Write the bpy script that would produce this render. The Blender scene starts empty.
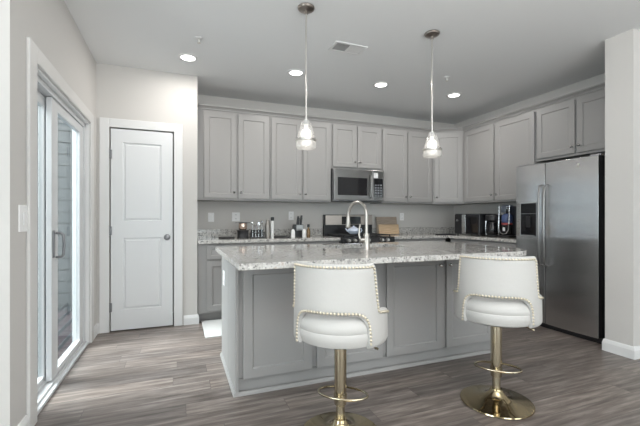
import bpy, bmesh, math, random
from mathutils import Vector, Matrix
random.seed(7)
PI = math.pi
S = bpy.context.scene
C = S.collection

# ------------------------------------------------------------------ camera
cam_d = bpy.data.cameras.new('camera')
cam = bpy.data.objects.new('camera', cam_d); C.objects.link(cam)
cam.location = (0, 0, 1.157)
cam.rotation_euler = (PI/2, 0, math.radians(-21.25))
cam_d.sensor_fit = 'HORIZONTAL'; cam_d.sensor_width = 36
cam_d.lens = 36*366.6/640
cam_d.shift_y = 5.5/640
cam_d.clip_start = .02
S.camera = cam

# ------------------------------------------------------------------ world, lights, exposure
w = bpy.data.worlds.new('sky'); S.world = w; w.use_nodes = True
w.node_tree.nodes['Background'].inputs[0].default_value = (.80, .90, 1.0, 1)
w.node_tree.nodes['Background'].inputs[1].default_value = 2.2

def area(name, loc, target, sx, sy, power, col=(1, 1, 1), spread=180):
    l = bpy.data.lights.new(name, 'AREA'); l.shape = 'RECTANGLE'; l.size = sx; l.size_y = sy
    l.energy = power; l.color = col; l.spread = math.radians(spread)
    o = bpy.data.objects.new(name, l); C.objects.link(o); o.location = loc
    d = Vector(target) - Vector(loc)
    o.rotation_euler = d.to_track_quat('-Z', 'Y').to_euler()
    return o

WIN_Z0, WIN_Z1 = .35, 2.35
area('daylight_window_a', (.4, -3.62, 1.35), (.4, 0, 1.35), 2.2, 2.0, 90, (.97, .985, 1))
area('daylight_window_b', (3.4, -3.62, 1.35), (3.4, 0, 1.35), 2.2, 2.0, 70, (.97, .985, 1))
area('added_side_fill', (-3.3, -.6, 1.35), (0, -.3, 1.35), 2.4, 2.0, 170, (.98, .99, 1))  # added fill from the left to brighten right wall and fridge
area('daylight_deck', (-5.2, 2.9, 5.6), (-.9, 3.3, 1.0), 4.0, 4.0, 1250, (.98, .99, 1), 110)
area('added_ceiling_fill', (.9, -1.3, 1.75), (.9, -1.2, 3), 2.6, 2.0, 260, (1, .985, .96))  # added fill behind the camera, aimed up to brighten the ceiling

S.view_settings.view_transform = 'Standard'
try: S.view_settings.look = 'None'
except Exception: pass
S.view_settings.gamma = 1
S.view_settings.use_curve_mapping = False
S.view_settings.exposure = -0.24
S.cycles.use_denoising = True
S.cycles.max_bounces = 10
S.cycles.diffuse_bounces = 6
S.cycles.glossy_bounces = 5
S.cycles.transparent_max_bounces = 12
S.cycles.sample_clamp_indirect = 6
S.cycles.caustics_reflective = False
S.cycles.caustics_refractive = False

# ------------------------------------------------------------------ materials
def mat(name, col, rough=.5, metal=0, spec=.5, **kw):
    m = bpy.data.materials.new(name); m.use_nodes = True
    b = m.node_tree.nodes['Principled BSDF']
    b.inputs['Base Color'].default_value = (*col, 1)
    b.inputs['Roughness'].default_value = rough
    b.inputs['Metallic'].default_value = metal
    b.inputs['Specular IOR Level'].default_value = spec
    for k, v in kw.items(): b.inputs[k.replace('_', ' ')].default_value = v
    return m
def nt(m): return m.node_tree.nodes, m.node_tree.links, m.node_tree.nodes['Principled BSDF']
def ramp(n, stops):
    r = n.new('ShaderNodeValToRGB')
    while len(r.color_ramp.elements) < len(stops): r.color_ramp.elements.new(.5)
    for e, (p, c) in zip(r.color_ramp.elements, stops):
        e.position = p; e.color = (*c, 1)
    return r
def add_bump(m, scale, strength, dist=.002, stretch=(1, 1, 1), detail=3):
    n, l, b = nt(m)
    tc = n.new('ShaderNodeTexCoord'); mp = n.new('ShaderNodeMapping'); mp.inputs['Scale'].default_value = stretch
    no = n.new('ShaderNodeTexNoise'); no.inputs['Scale'].default_value = scale; no.inputs['Detail'].default_value = detail
    bu = n.new('ShaderNodeBump'); bu.inputs['Strength'].default_value = strength; bu.inputs['Distance'].default_value = dist
    l.new(tc.outputs['Object'], mp.inputs[0]); l.new(mp.outputs[0], no.inputs['Vector'])
    l.new(no.outputs[0], bu.inputs['Height']); l.new(bu.outputs[0], b.inputs['Normal'])
    return no
def tint_noise(m, c0, c1, scale, stretch=(1, 1, 1), lo=.35, hi=.65):
    n, l, b = nt(m)
    tc = n.new('ShaderNodeTexCoord'); mp = n.new('ShaderNodeMapping'); mp.inputs['Scale'].default_value = stretch
    no = n.new('ShaderNodeTexNoise'); no.inputs['Scale'].default_value = scale; no.inputs['Detail'].default_value = 5
    r = ramp(n, [(lo, c0), (hi, c1)])
    l.new(tc.outputs['Object'], mp.inputs[0]); l.new(mp.outputs[0], no.inputs['Vector'])
    l.new(no.outputs[0], r.inputs[0]); l.new(r.outputs[0], b.inputs['Base Color'])

M = {}
M['wall'] = mat('wall_paint', (.61, .592, .572), .75, spec=.25); add_bump(M['wall'], 220, .05)
M['ceiling'] = mat('ceiling_paint', (.80, .81, .815), .9, spec=.1); add_bump(M['ceiling'], 160, .05)
M['trim'] = mat('white_trim_paint', (.75, .75, .75), .4)
M['door'] = mat('white_door_paint', (.74, .75, .76), .42)
M['vinyl'] = mat('white_vinyl', (.62, .63, .64), .35)
M['cab'] = mat('grey_cabinet_paint', (.318, .311, .306), .42); add_bump(M['cab'], 60, .03, stretch=(1, 1, .1))
M['cab_in'] = mat('dark_cabinet_gap', (.16, .157, .152), .6)
M['nickel'] = mat('brushed_nickel', (.70, .68, .65), .28, 1)
M['plate_nickel'] = mat('bronzed_nickel', (.38, .34, .31), .3, 1)
M['bandm'] = mat('satin_band_metal', (.55, .53, .50), .4, 1)
M['knobm'] = mat('dark_nickel_knob', (.42, .41, .40), .25, 1)
M['chrome'] = mat('satin_nickel_tap', (.44, .41, .38), .3, 1)
M['steel'] = mat('stainless_steel', (.66, .67, .685), .12, 1)
# brushed: the facets lean sideways at random, so reflections smear along the horizontal
n, l, b = nt(M['steel'])
ge = n.new('ShaderNodeNewGeometry'); wn = n.new('ShaderNodeTexWhiteNoise'); l.new(ge.outputs['Position'], wn.inputs['Vector'])
ma = n.new('ShaderNodeMath'); ma.operation = 'MULTIPLY_ADD'; ma.inputs[1].default_value = .62; ma.inputs[2].default_value = -.31
l.new(wn.outputs['Value'], ma.inputs[0])
cr = n.new('ShaderNodeVectorMath'); cr.operation = 'CROSS_PRODUCT'; cr.inputs[1].default_value = (0, 0, 1); l.new(ge.outputs['Normal'], cr.inputs[0])
sc = n.new('ShaderNodeVectorMath'); sc.operation = 'SCALE'; l.new(cr.outputs[0], sc.inputs[0]); l.new(ma.outputs[0], sc.inputs['Scale'])
ad = n.new('ShaderNodeVectorMath'); ad.operation = 'ADD'; l.new(ge.outputs['Normal'], ad.inputs[0]); l.new(sc.outputs[0], ad.inputs[1])
no_ = n.new('ShaderNodeVectorMath'); no_.operation = 'NORMALIZE'; l.new(ad.outputs[0], no_.inputs[0]); l.new(no_.outputs[0], b.inputs['Normal'])
M['steel_soft'] = mat('darker_stainless_steel', (.27, .265, .26), .3, 1)
M['fascia'] = mat('warm_stainless_steel', (.50, .45, .41), .38, 1)
M['steel_dark'] = mat('dark_steel', (.30, .30, .31), .35, 1)
M['handle_grey'] = mat('grey_metal_handle', (.26, .26, .27), .35, .7)
M['black'] = mat('black_plastic', (.018, .018, .02), .35)
M['blackgloss'] = mat('black_glass', (.012, .012, .014), .06)
M['iron'] = mat('cast_iron', (.025, .025, .026), .55)
M['gold'] = mat('polished_gold', (.55, .485, .36), .2, 1)
M['golddisc'] = mat('mirror_gold', (.42, .34, .21), .08, 1)
M['leather'] = mat('white_leather', (.525, .512, .495), .42, spec=.4); add_bump(M['leather'], 45, .22, .004)
M['stud'] = mat('brass_nailhead', (.74, .67, .54), .3, .9)
M['plate'] = mat('white_plate', (.88, .88, .88), .4)
M['slot'] = mat('dark_slot', (.05, .05, .05), .6)
M['white_cer'] = mat('white_ceramic', (.82, .82, .82), .2)
M['blue_cer'] = mat('blue_white_ceramic', (.62, .68, .80), .2)
M['wood'] = mat('board_wood', (.50, .33, .18), .5); tint_noise(M['wood'], (.48, .34, .21), (.64, .47, .31), 8, (1, 14, 14))
M['wood_dark'] = mat('walnut_board', (.25, .18, .13), .5); tint_noise(M['wood_dark'], (.27, .22, .18), (.40, .33, .27), 8, (1, 14, 14))
M['amber'] = mat('amber_glass', (.16, .09, .03), .12)
M['copper'] = mat('warm_steel', (.72, .56, .47), .22, 1)
M['darkcloth'] = mat('black_textured_mat', (.035, .035, .037), .8); add_bump(M['darkcloth'], 300, .5)
M['blue'] = mat('deep_blue_plastic', (.06, .09, .20), .25)
M['red'] = mat('red_plastic', (.35, .05, .05), .35)
M['greyplastic'] = mat('grey_plastic', (.30, .31, .32), .4)
M['grille'] = mat('grey_grille', (.36, .36, .36), .6)
M['rug'] = mat('white_woven_mat', (.60, .60, .59), .95); add_bump(M['rug'], 90, .8, .006)
M['screen'] = mat('display_black', (.01, .011, .013), .12)
M['sticker'] = mat('white_sticker', (.75, .75, .76), .5)
M['siding'] = mat('grey_siding', (.085, .092, .094), .7)
M['deck'] = mat('grey_deck_board', (.26, .27, .29), .7); tint_noise(M['deck'], (.035, .04, .045), (.075, .08, .088), 4, (1, 14, 1))
M['brick'] = mat('pinkish_brick', (.5, .40, .40), .8)
n, l, b = nt(M['brick'])
tc = n.new('ShaderNodeTexCoord'); br = n.new('ShaderNodeTexBrick'); mp = n.new('ShaderNodeMapping'); mp.inputs['Rotation'].default_value = (PI/2, 0, 0)
br.inputs['Color1'].default_value = (.10, .07, .075, 1); br.inputs['Color2'].default_value = (.08, .06, .066, 1); br.inputs['Mortar'].default_value = (.2, .17, .18, 1)
br.inputs['Scale'].default_value = 4
l.new(tc.outputs['Object'], mp.inputs[0]); l.new(mp.outputs[0], br.inputs[0]); l.new(br.outputs[0], b.inputs['Base Color'])

def glass(name, tint, refl):
    m = bpy.data.materials.new(name); m.use_nodes = True
    n, l = m.node_tree.nodes, m.node_tree.links
    n.remove(n['Principled BSDF'])
    t = n.new('ShaderNodeBsdfTransparent'); t.inputs[0].default_value = (*tint, 1)
    g = n.new('ShaderNodeBsdfGlossy'); g.inputs['Roughness'].default_value = .02
    mx = n.new('ShaderNodeMixShader'); lw = n.new('ShaderNodeLayerWeight'); lw.inputs[0].default_value = .5
    p_ = n.new('ShaderNodeMath'); p_.operation = 'POWER'; p_.inputs[1].default_value = 3.5; l.new(lw.outputs['Facing'], p_.inputs[0])
    q_ = n.new('ShaderNodeMath'); q_.operation = 'MULTIPLY_ADD'; q_.inputs[1].default_value = refl*1.6; q_.inputs[2].default_value = .04; l.new(p_.outputs[0], q_.inputs[0])
    l.new(q_.outputs[0], mx.inputs[0]); l.new(t.outputs[0], mx.inputs[1]); l.new(g.outputs[0], mx.inputs[2])
    l.new(mx.outputs[0], n['Material Output'].inputs[0])
    return m
M['glass'] = glass('window_glass', (.86, .90, .90), .25)

M['clear'] = glass('clear_plastic', (.7, .75, .85), .3)
# frosted shade glass that passes the bulb's light
m = bpy.data.materials.new('frosted_glass'); m.use_nodes = True
n, l = m.node_tree.nodes, m.node_tree.links; n.remove(n['Principled BSDF'])
t = n.new('ShaderNodeBsdfTransparent'); d = n.new('ShaderNodeBsdfTranslucent'); d.inputs[0].default_value = (.9, .88, .85, 1)
mx = n.new('ShaderNodeMixShader'); mx.inputs[0].default_value = .55
df = n.new('ShaderNodeBsdfDiffuse'); df.inputs[0].default_value = (.9, .88, .85, 1); m2 = n.new('ShaderNodeMixShader'); m2.name = 'white'; m2.inputs[0].default_value = .5
l.new(d.outputs[0], m2.inputs[1]); l.new(df.outputs[0], m2.inputs[2])
gl = n.new('ShaderNodeBsdfGlossy'); gl.inputs['Roughness'].default_value = .1; m3 = n.new('ShaderNodeMixShader'); m3.inputs[0].default_value = .1
l.new(t.outputs[0], mx.inputs[1]); l.new(m2.outputs[0], mx.inputs[2]); l.new(mx.outputs[0], m3.inputs[1]); l.new(gl.outputs[0], m3.inputs[2]); l.new(m3.outputs[0], n['Material Output'].inputs[0])
mx.name = 'clarity'
M['frost'] = m
M['shade'] = m.copy(); M['shade'].name = 'milky_clear_glass'; M['shade'].node_tree.nodes['clarity'].inputs[0].default_value = .22
def emit(name, col, s):
    m = mat(name, (.8, .8, .8)); b = m.node_tree.nodes['Principled BSDF']
    b.inputs['Emission Color'].default_value = (*col, 1); b.inputs['Emission Strength'].default_value = s
    return m
M['lens'] = emit('downlight_lens', (1, .97, .93), 7)
M['bulb'] = emit('lamp_bulb', (1, .94, .87), 1.9)

# plank floor
m = M['floor'] = mat('grey_plank_floor', (.2, .18, .17), .32, spec=.5)
n, l, b = nt(m)
tc = n.new('ShaderNodeTexCoord')
br = n.new('ShaderNodeTexBrick'); br.offset = 0
br.inputs['Scale'].default_value = 1; br.inputs['Brick Width'].default_value = 1.22; br.inputs['Row Height'].default_value = .152
br.inputs['Mortar Size'].default_value = .0016; br.inputs['Mortar Smooth'].default_value = .3
br.inputs['Color1'].default_value = (0, 0, 0, 1); br.inputs['Color2'].default_value = (1, 1, 1, 1); br.inputs['Mortar'].default_value = (.5, .5, .5, 1)
sx = n.new('ShaderNodeSeparateXYZ'); l.new(tc.outputs['Object'], sx.inputs[0])
def mth(op, a, b_):
    q = n.new('ShaderNodeMath'); q.operation = op
    for i, v in enumerate((a, b_)):
        if v is None: continue
        if hasattr(v, 'is_linked'): l.new(v, q.inputs[i])
        else: q.inputs[i].default_value = v
    return q.outputs[0]
row = mth('FLOOR', mth('DIVIDE', sx.outputs[1], .152), None)
wn = n.new('ShaderNodeTexWhiteNoise'); wn.noise_dimensions = '1D'; l.new(row, wn.inputs['W'])
cx = n.new('ShaderNodeCombineXYZ'); l.new(mth('ADD', sx.outputs[0], mth('MULTIPLY', wn.outputs['Value'], 1.22)), cx.inputs[0]); l.new(sx.outputs[1], cx.inputs[1])
l.new(cx.outputs[0], br.inputs['Vector'])
# per-plank offset of the grain
sep = n.new('ShaderNodeMixRGB'); sep.blend_type = 'ADD'; sep.inputs[0].default_value = 1
mul = n.new('ShaderNodeMixRGB'); mul.blend_type = 'MULTIPLY'; mul.inputs[0].default_value = 1; mul.inputs[2].default_value = (7, 3, 0, 1)
l.new(br.outputs['Color'], mul.inputs[1]); l.new(tc.outputs['Object'], sep.inputs[1]); l.new(mul.outputs[0], sep.inputs[2])
mp = n.new('ShaderNodeMapping'); mp.inputs['Scale'].default_value = (1.1, 13, 1)
no = n.new('ShaderNodeTexNoise'); no.inputs['Scale'].default_value = 2.2; no.inputs['Detail'].default_value = 7; no.inputs['Roughness'].default_value = .62
l.new(sep.outputs[0], mp.inputs[0]); l.new(mp.outputs[0], no.inputs['Vector'])
r1 = ramp(n, [(.30, (.070, .054, .046)), (.52, (.185, .156, .140)), (.72, (.34, .298, .270))])
l.new(no.outputs[0], r1.inputs[0])
r2 = ramp(n, [(0, (.74, .74, .75)), (1, (1.18, 1.16, 1.14))])
l.new(br.outputs['Color'], r2.inputs[0])
mx = n.new('ShaderNodeMixRGB'); mx.blend_type = 'MULTIPLY'; mx.inputs[0].default_value = 1
l.new(r1.outputs[0], mx.inputs[1]); l.new(r2.outputs[0], mx.inputs[2])
mm = n.new('ShaderNodeMixRGB'); mm.inputs[2].default_value = (.075, .065, .06, 1)
l.new(br.outputs['Fac'], mm.inputs[0]); l.new(mx.outputs[0], mm.inputs[1]); l.new(mm.outputs[0], b.inputs['Base Color'])
bu = n.new('ShaderNodeBump'); bu.inputs['Strength'].default_value = .15; bu.inputs['Distance'].default_value = .002
l.new(no.outputs[0], bu.inputs['Height']); l.new(bu.outputs[0], b.inputs['Normal'])

# speckled granite
m = M['granite'] = mat('speckled_granite', (.6, .58, .55), .09, spec=.6)
n, l, b = nt(m)
tc = n.new('ShaderNodeTexCoord')
n1 = n.new('ShaderNodeTexNoise'); n1.inputs['Scale'].default_value = 26; n1.inputs['Detail'].default_value = 6; n1.inputs['Roughness'].default_value = .65
n2 = n.new('ShaderNodeTexNoise'); n2.inputs['Scale'].default_value = 75; n2.inputs['Detail'].default_value = 4; n2.inputs['Roughness'].default_value = .7
n3 = n.new('ShaderNodeTexNoise'); n3.inputs['Scale'].default_value = 45; n3.inputs['Detail'].default_value = 3
for q in (n1, n2, n3): l.new(tc.outputs['Object'], q.inputs['Vector'])
a = ramp(n, [(.32, (.30, .29, .285)), (.45, (.52, .50, .475)), (.58, (.66, .645, .625)), (.70, (.47, .40, .34))])
l.new(n1.outputs[0], a.inputs[0])
bl = ramp(n, [(.36, (.10, .10, .105)), (.44, (1, 1, 1))])
l.new(n2.outputs[0], bl.inputs[0])
bg = ramp(n, [(.33, (.22, .22, .23)), (.42, (1, 1, 1))])
l.new(n3.outputs[0], bg.inputs[0])
x1 = n.new('ShaderNodeMixRGB'); x1.blend_type = 'MULTIPLY'; x1.inputs[0].default_value = .85
x2 = n.new('ShaderNodeMixRGB'); x2.blend_type = 'MULTIPLY'; x2.inputs[0].default_value = .8
l.new(a.outputs[0], x1.inputs[1]); l.new(bl.outputs[0], x1.inputs[2]); l.new(x1.outputs[0], x2.inputs[1]); l.new(bg.outputs[0], x2.inputs[2])
l.new(x2.outputs[0], b.inputs['Base Color'])

# ------------------------------------------------------------------ mesh helpers
def obj(name, bm, m, parent=None, bevel=0, smooth=False, seg=2, loc=None):
    me = bpy.data.meshes.new(name)
    bmesh.ops.recalc_face_normals(bm, faces=bm.faces[:])
    bm.to_mesh(me); bm.free()
    me.materials.append(M[m] if isinstance(m, str) else m)
    o = bpy.data.objects.new(name, me); C.objects.link(o)
    if parent is not None: o.parent = parent
    if loc: o.location = loc
    if smooth:
        for p in me.polygons: p.use_smooth = True
        try:
            me.set_sharp_from_angle(angle=math.radians(38))
        except Exception: pass
    if bevel:
        bv = o.modifiers.new('edge', 'BEVEL'); bv.width = bevel; bv.segments = seg; bv.limit_method = 'ANGLE'; bv.angle_limit = math.radians(40)
    return o
def tag(o, label, cat, group=None):
    o['label'] = label; o['category'] = cat
    if group: o['group'] = group
    return o
def thing(name, label, cat, loc=(0, 0, 0), rz=0, group=None):
    o = bpy.data.objects.new(name, None); C.objects.link(o); o.empty_display_size = .1
    o.location = loc; o.rotation_euler = (0, 0, rz)
    return tag(o, label, cat, group)
def struct(name, bm, m, parent=None, bevel=0):
    o = obj(name, bm, m, parent, bevel)
    if parent is None: o['kind'] = 'structure'
    return o
def nb(): return bmesh.new()
def box(bm, x0, y0, z0, x1, y1, z1, mtx=None):
    vs = [bm.verts.new((x, y, z)) for x in (x0, x1) for y in (y0, y1) for z in (z0, z1)]
    for f in ((0, 1, 3, 2), (4, 6, 7, 5), (0, 4, 5, 1), (2, 3, 7, 6), (0, 2, 6, 4), (1, 5, 7, 3)):
        bm.faces.new([vs[i] for i in f])
    if mtx is not None:
        for v in vs: v.co = mtx @ v.co
    return bm
def B(*a): return box(nb(), *a)
def prism(bm, pts, z0, z1):
    lo = [bm.verts.new((x, y, z0)) for x, y in pts]; hi = [bm.verts.new((x, y, z1)) for x, y in pts]
    k = len(pts)
    bm.faces.new(lo); bm.faces.new(hi)
    for i in range(k): bm.faces.new((lo[i], lo[(i+1) % k], hi[(i+1) % k], hi[i]))
    return bm
def lathe(bm, prof, seg=32, cx=0, cy=0, closed=False, mtx=None):
    rings = []; new = []
    for r, z in prof:
        if r < 1e-6:
            ring = [bm.verts.new((cx, cy, z))]
        else:
            ring = [bm.verts.new((cx+r*math.cos(2*PI*k/seg), cy+r*math.sin(2*PI*k/seg), z)) for k in range(seg)]
        rings.append(ring); new += ring
    pairs = list(zip(rings, rings[1:])) + ([(rings[-1], rings[0])] if closed else [])
    for a, b in pairs:
        for k in range(seg):
            k2 = (k+1) % seg
            if len(a) == 1 and len(b) == 1: continue
            if len(a) == 1: bm.faces.new((a[0], b[k], b[k2]))
            elif len(b) == 1: bm.faces.new((a[k], b[0], a[k2]))
            else: bm.faces.new((a[k], b[k], b[k2], a[k2]))
    if mtx is not None:
        for v in new: v.co = mtx @ v.co
    return bm
def tube(bm, pts, r, seg=10, closed=False, radii=None):
    pts = [Vector(p) for p in pts]; k = len(pts); rings = []; up = None
    for i, p in enumerate(pts):
        if closed: t = pts[(i+1) % k]-pts[i-1]
        else: t = pts[min(i+1, k-1)]-pts[max(i-1, 0)]
        t.normalize()
        if up is None: up = t.orthogonal().normalized()
        up = (up - t*up.dot(t)).normalized(); sd = t.cross(up)
        rr = radii[i] if radii else r
        rings.append([bm.verts.new(p+(up*math.cos(2*PI*j/seg)+sd*math.sin(2*PI*j/seg))*rr) for j in range(seg)])
    n_ = k if closed else k-1
    for i in range(n_):
        a, b = rings[i], rings[(i+1) % k]
        for j in range(seg): bm.faces.new((a[j], a[(j+1) % seg], b[(j+1) % seg], b[j]))
    if not closed:
        bm.faces.new(rings[0]); bm.faces.new(rings[-1])
    return bm
def ball(bm, c, r, u=10, v=7, sz=1):
    mt = Matrix.Translation(c) @ Matrix.Diagonal((r, r, r*sz, 1))
    bmesh.ops.create_uvsphere(bm, u_segments=u, v_segments=v, radius=1, matrix=mt); return bm
def panel_door(wd, ht, rects, t=.02, raised=False, rec=.009):
    """slab whose front (at y=-t) carries recessed rectangles; local x 0..wd, z 0..ht"""
    bm = nb()
    xs = sorted({0, wd} | {r[0] for r in rects} | {r[2] for r in rects})
    zs = sorted({0, ht} | {r[1] for r in rects} | {r[3] for r in rects})
    g = [[bm.verts.new((x, -t, z)) for z in zs] for x in xs]
    pf = []
    for i in range(len(xs)-1):
        for j in range(len(zs)-1):
            f = bm.faces.new((g[i][j], g[i+1][j], g[i+1][j+1], g[i][j+1]))
            for r in rects:
                if abs(xs[i]-r[0]) < 1e-6 and abs(zs[j]-r[1]) < 1e-6: pf.append(f)
    bk = {}
    edge = [e for e in bm.edges if len(e.link_faces) == 1]
    def back(v):
        if v not in bk: bk[v] = bm.verts.new((v.co.x, 0, v.co.z))
        return bk[v]
    for e in edge:
        a, b = e.verts; bm.faces.new((a, b, back(b), back(a)))
    vs = [bk[v] for v in (g[0][0], g[-1][0], g[-1][-1], g[0][-1])]
    bm.faces.new([back(g[i][0]) for i in range(len(xs))] + [back(g[-1][j]) for j in range(1, len(zs))] +
                 [back(g[i][-1]) for i in range(len(xs)-2, -1, -1)] + [back(g[0][j]) for j in range(len(zs)-2, 0, -1)])
    bmesh.ops.recalc_face_normals(bm, faces=bm.faces[:])
    for f in pf:
        bmesh.ops.inset_individual(bm, faces=[f], thickness=.009, depth=-rec)
        if raised:
            bmesh.ops.inset_individual(bm, faces=[f], thickness=.012, depth=0)
            bmesh.ops.inset_individual(bm, faces=[f], thickness=.02, depth=rec*.8)
    return bm
def knob_bm():
    # turned cabinet knob, sticks out along -y
    bm = nb()
    prof = [(.0001, .026), (.009, .025), (.0135, .021), (.0145, .017), (.012, .013), (.006, .010), (.0055, .004), (.009, .0), (.0001, .0)]
    lathe(bm, prof, 14, mtx=Matrix.Rotation(PI/2, 4, 'X'))
    return bm
def sweep(bm, path, prof):
    """profile (outward, z) along an open xy path; outward is to the right of travel"""
    P = [Vector((x, y)) for x, y in path]; rows = []
    for i, p in enumerate(P):
        ns = []
        if i > 0: d = (P[i]-P[i-1]).normalized(); ns.append(Vector((d.y, -d.x)))
        if i < len(P)-1: d = (P[i+1]-P[i]).normalized(); ns.append(Vector((d.y, -d.x)))
        nn = sum(ns, Vector((0, 0))).normalized(); k = 1/max(.3, nn.dot(ns[0]))
        rows.append([bm.verts.new((p.x+nn.x*o*k, p.y+nn.y*o*k, z)) for o, z in prof])
    k = len(prof)
    for a, b in zip(rows, rows[1:]):
        for j in range(k): bm.faces.new((a[j], b[j], b[(j+1) % k], a[(j+1) % k]))
    bm.faces.new(rows[0]); bm.faces.new(rows[-1])
    return bm

# ------------------------------------------------------------------ the room
H = 2.723
XL, YP, XP, YB, XR = -.76, 4.25, .205, 4.87, 4.29
OY0, OY1, OZ = 2.53, 3.94, 2.042          # patio door opening in the left wall
SHELL = [(-3.2, -3.75), (5.6, -3.75), (5.6, 5.1), (-.89, 5.1), (-.89, 2.38), (-3.2, 2.38)]
struct('floor', prism(nb(), SHELL, -.08, 0), 'floor')
struct('ceiling', prism(nb(), SHELL, H, H+.12), 'ceiling')
bm = nb()                                   # left wall with the opening
T = .135
box(bm, XL-T, 2.21, 0, XL, OY0, H); box(bm, XL-T, OY1, 0, XL, YP+.7, H); box(bm, XL-T, OY0, OZ, XL, OY1, H)
struct('wall_left', bm, 'wall')
struct('wall_return', B(-3.0, 2.21, 0, XL-T, 2.38, H), 'wall')
DX0, DX1, DZ = -.632, -.048, 2.075         # pantry door leaf
bm = nb()
box(bm, XL, YP, 0, DX0-.012, YP+.12, H); box(bm, DX1+.012, YP, 0, XP, YP+.12, H); box(bm, DX0-.012, YP, DZ+.012, DX1+.012, YP+.12, H)
box(bm, XP-.12, YP+.12, 0, XP, YB, H)
struct('wall_pantry', bm, 'wall')
struct('wall_back', B(XL-T, YB, 0, XR+.15, YB+.12, H), 'wall')
struct('wall_right', B(XR, 1.88, 0, XR+.15, YB, H), 'wall')
XW, YW0, YW1 = 3.50, 1.878, 2.094
struct('wall_wing', B(XW, YW0, 0, XR, YW1, H), 'wall')
struct('wall_living_right', B(5.35, -3.6, 0, 5.5, 1.9, H), 'wall')
struct('wall_living_return', B(XR, YW0, 0, 5.5, YW1, H), 'wall')
bm = nb()
for q in ((-3.6, 0, -1.8, H), (.6, 0, 2.38, H), (-1.8, 0, .6, WIN_Z0), (-1.8, WIN_Z1, .6, H)): box(bm, -3.15, q[0], q[1], -3.0, q[2], q[3])
struct('wall_living_left', bm, 'wall')
bm = nb()
for a0 in (-1.8, -.63, .54): box(bm, -3.12, a0, WIN_Z0, -3.05, a0+.06, WIN_Z1)
for z0 in (WIN_Z0, (WIN_Z0+WIN_Z1)/2-.03, WIN_Z1-.06): box(bm, -3.115, -1.8, z0, -3.055, .6, z0+.06)
obj('pane', B(-3.089, -1.77, WIN_Z0+.03, -3.085, .57, WIN_Z1-.03), 'glass', struct('window_3', bm, 'vinyl'))  # unseen window, added as an opening for the left fill light
bm = nb()                                   # wall behind the camera with two window openings
for x0, x1 in ((-3.15, -.7), (1.5, 2.3), (4.5, 5.5)): box(bm, x0, -3.6, 0, x1, -3.45, H)
for x0, x1 in ((-.7, 1.5), (2.3, 4.5)):
    box(bm, x0, -3.6, 0, x1, -3.45, WIN_Z0); box(bm, x0, -3.6, WIN_Z1, x1, -3.45, H)
struct('wall_front', bm, 'wall')
for i, (x0, x1) in enumerate(((-.7, 1.5), (2.3, 4.5))):
    bm = nb()
    for a0, a1 in ((x0, x0+.06), ((x0+x1)/2-.03, (x0+x1)/2+.03), (x1-.06, x1)): box(bm, a0, -3.56, WIN_Z0, a1, -3.49, WIN_Z1)
    for z0, z1 in ((WIN_Z0, WIN_Z0+.06), ((WIN_Z0+WIN_Z1)/2-.025, (WIN_Z0+WIN_Z1)/2+.025), (WIN_Z1-.06, WIN_Z1)): box(bm, x0, -3.555, z0, x1, -3.495, z1)
    wo = struct('window_%d' % (i+1), bm, 'vinyl')
    obj('pane', B(x0+.03, -3.529, WIN_Z0+.03, x1-.03, -3.525, WIN_Z1-.03), 'glass', wo)

# baseboards
def base_prof(h=.102): return [(0, 0), (.016, 0), (.016, h-.03), (.011, h-.012), (.006, h), (0, h)]
struct('baseboard_pantry', sweep(nb(), [(DX1+.11, YP), (XP, YP), (XP, YP+.02)], base_prof()), 'trim')
struct('baseboard_corner', sweep(nb(), [(XL, OY1+.101), (XL, YP), (DX0-.105, YP)], base_prof()), 'trim')
struct('baseboard_left', sweep(nb(), [(-2.9, 2.21), (XL, 2.21), (XL, OY0-.12)], base_prof()), 'trim')
struct('baseboard_wing', sweep(nb(), [(XW+.1, YW1), (XW, YW1), (XW, YW0), (5.3, YW0)], base_prof()), 'trim')

# casing round the pantry door
def casing(x0, x1, z1, wdt, y, th=.018):
    bm = nb()
    for a, b in ((x0-wdt, x0), (x1, x1+wdt)):
        box(bm, a, y-th, 0, b, y, z1+wdt)
    box(bm, x0, y-th, z1, x1, y, z1+wdt)
    return bm
struct('trim_1', casing(DX0-.012, DX1+.012, DZ+.012, .088, YP), 'trim', bevel=.005)
# pantry door: two raised panels, lever-less round knob, three hinges
dw, dh = DX1-DX0, DZ-.012
d1 = struct('door_1', panel_door(dw, dh, [(.108, .205, dw-.112, .945), (.108, 1.12, dw-.112, dh-.135)], .035, True, .011), 'door')
d1.location = (DX0, YP+.03, .012)
bm = nb()
lathe(bm, [(.0001, .006), (.030, .006), (.033, 0), (.0001, 0)], 20, mtx=Matrix.Translation((dw-.055, -.035, .945)) @ Matrix.Rotation(PI/2, 4, 'X'))
lathe(bm, [(.0001, .062), (.016, .060), (.026, .050), (.027, .040), (.018, .030), (.010, .024), (.010, 0)], 20, mtx=Matrix.Translation((dw-.055, -.035, .945)) @ Matrix.Rotation(PI/2, 4, 'X'))
obj('knob', bm, 'handle_grey', d1, smooth=True)
for z in (.24, 1.02, 1.80):
    bm = nb(); box(bm, -.016, -.042, z-.045, .012, -.034, z+.045); lathe(bm, [(.0001, -.048), (.006, -.048), (.006, .048), (.0001, .048)], 10, mtx=Matrix.Translation((-.006, -.046, z)))
    obj('hinge', bm, 'handle_grey', d1)

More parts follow.
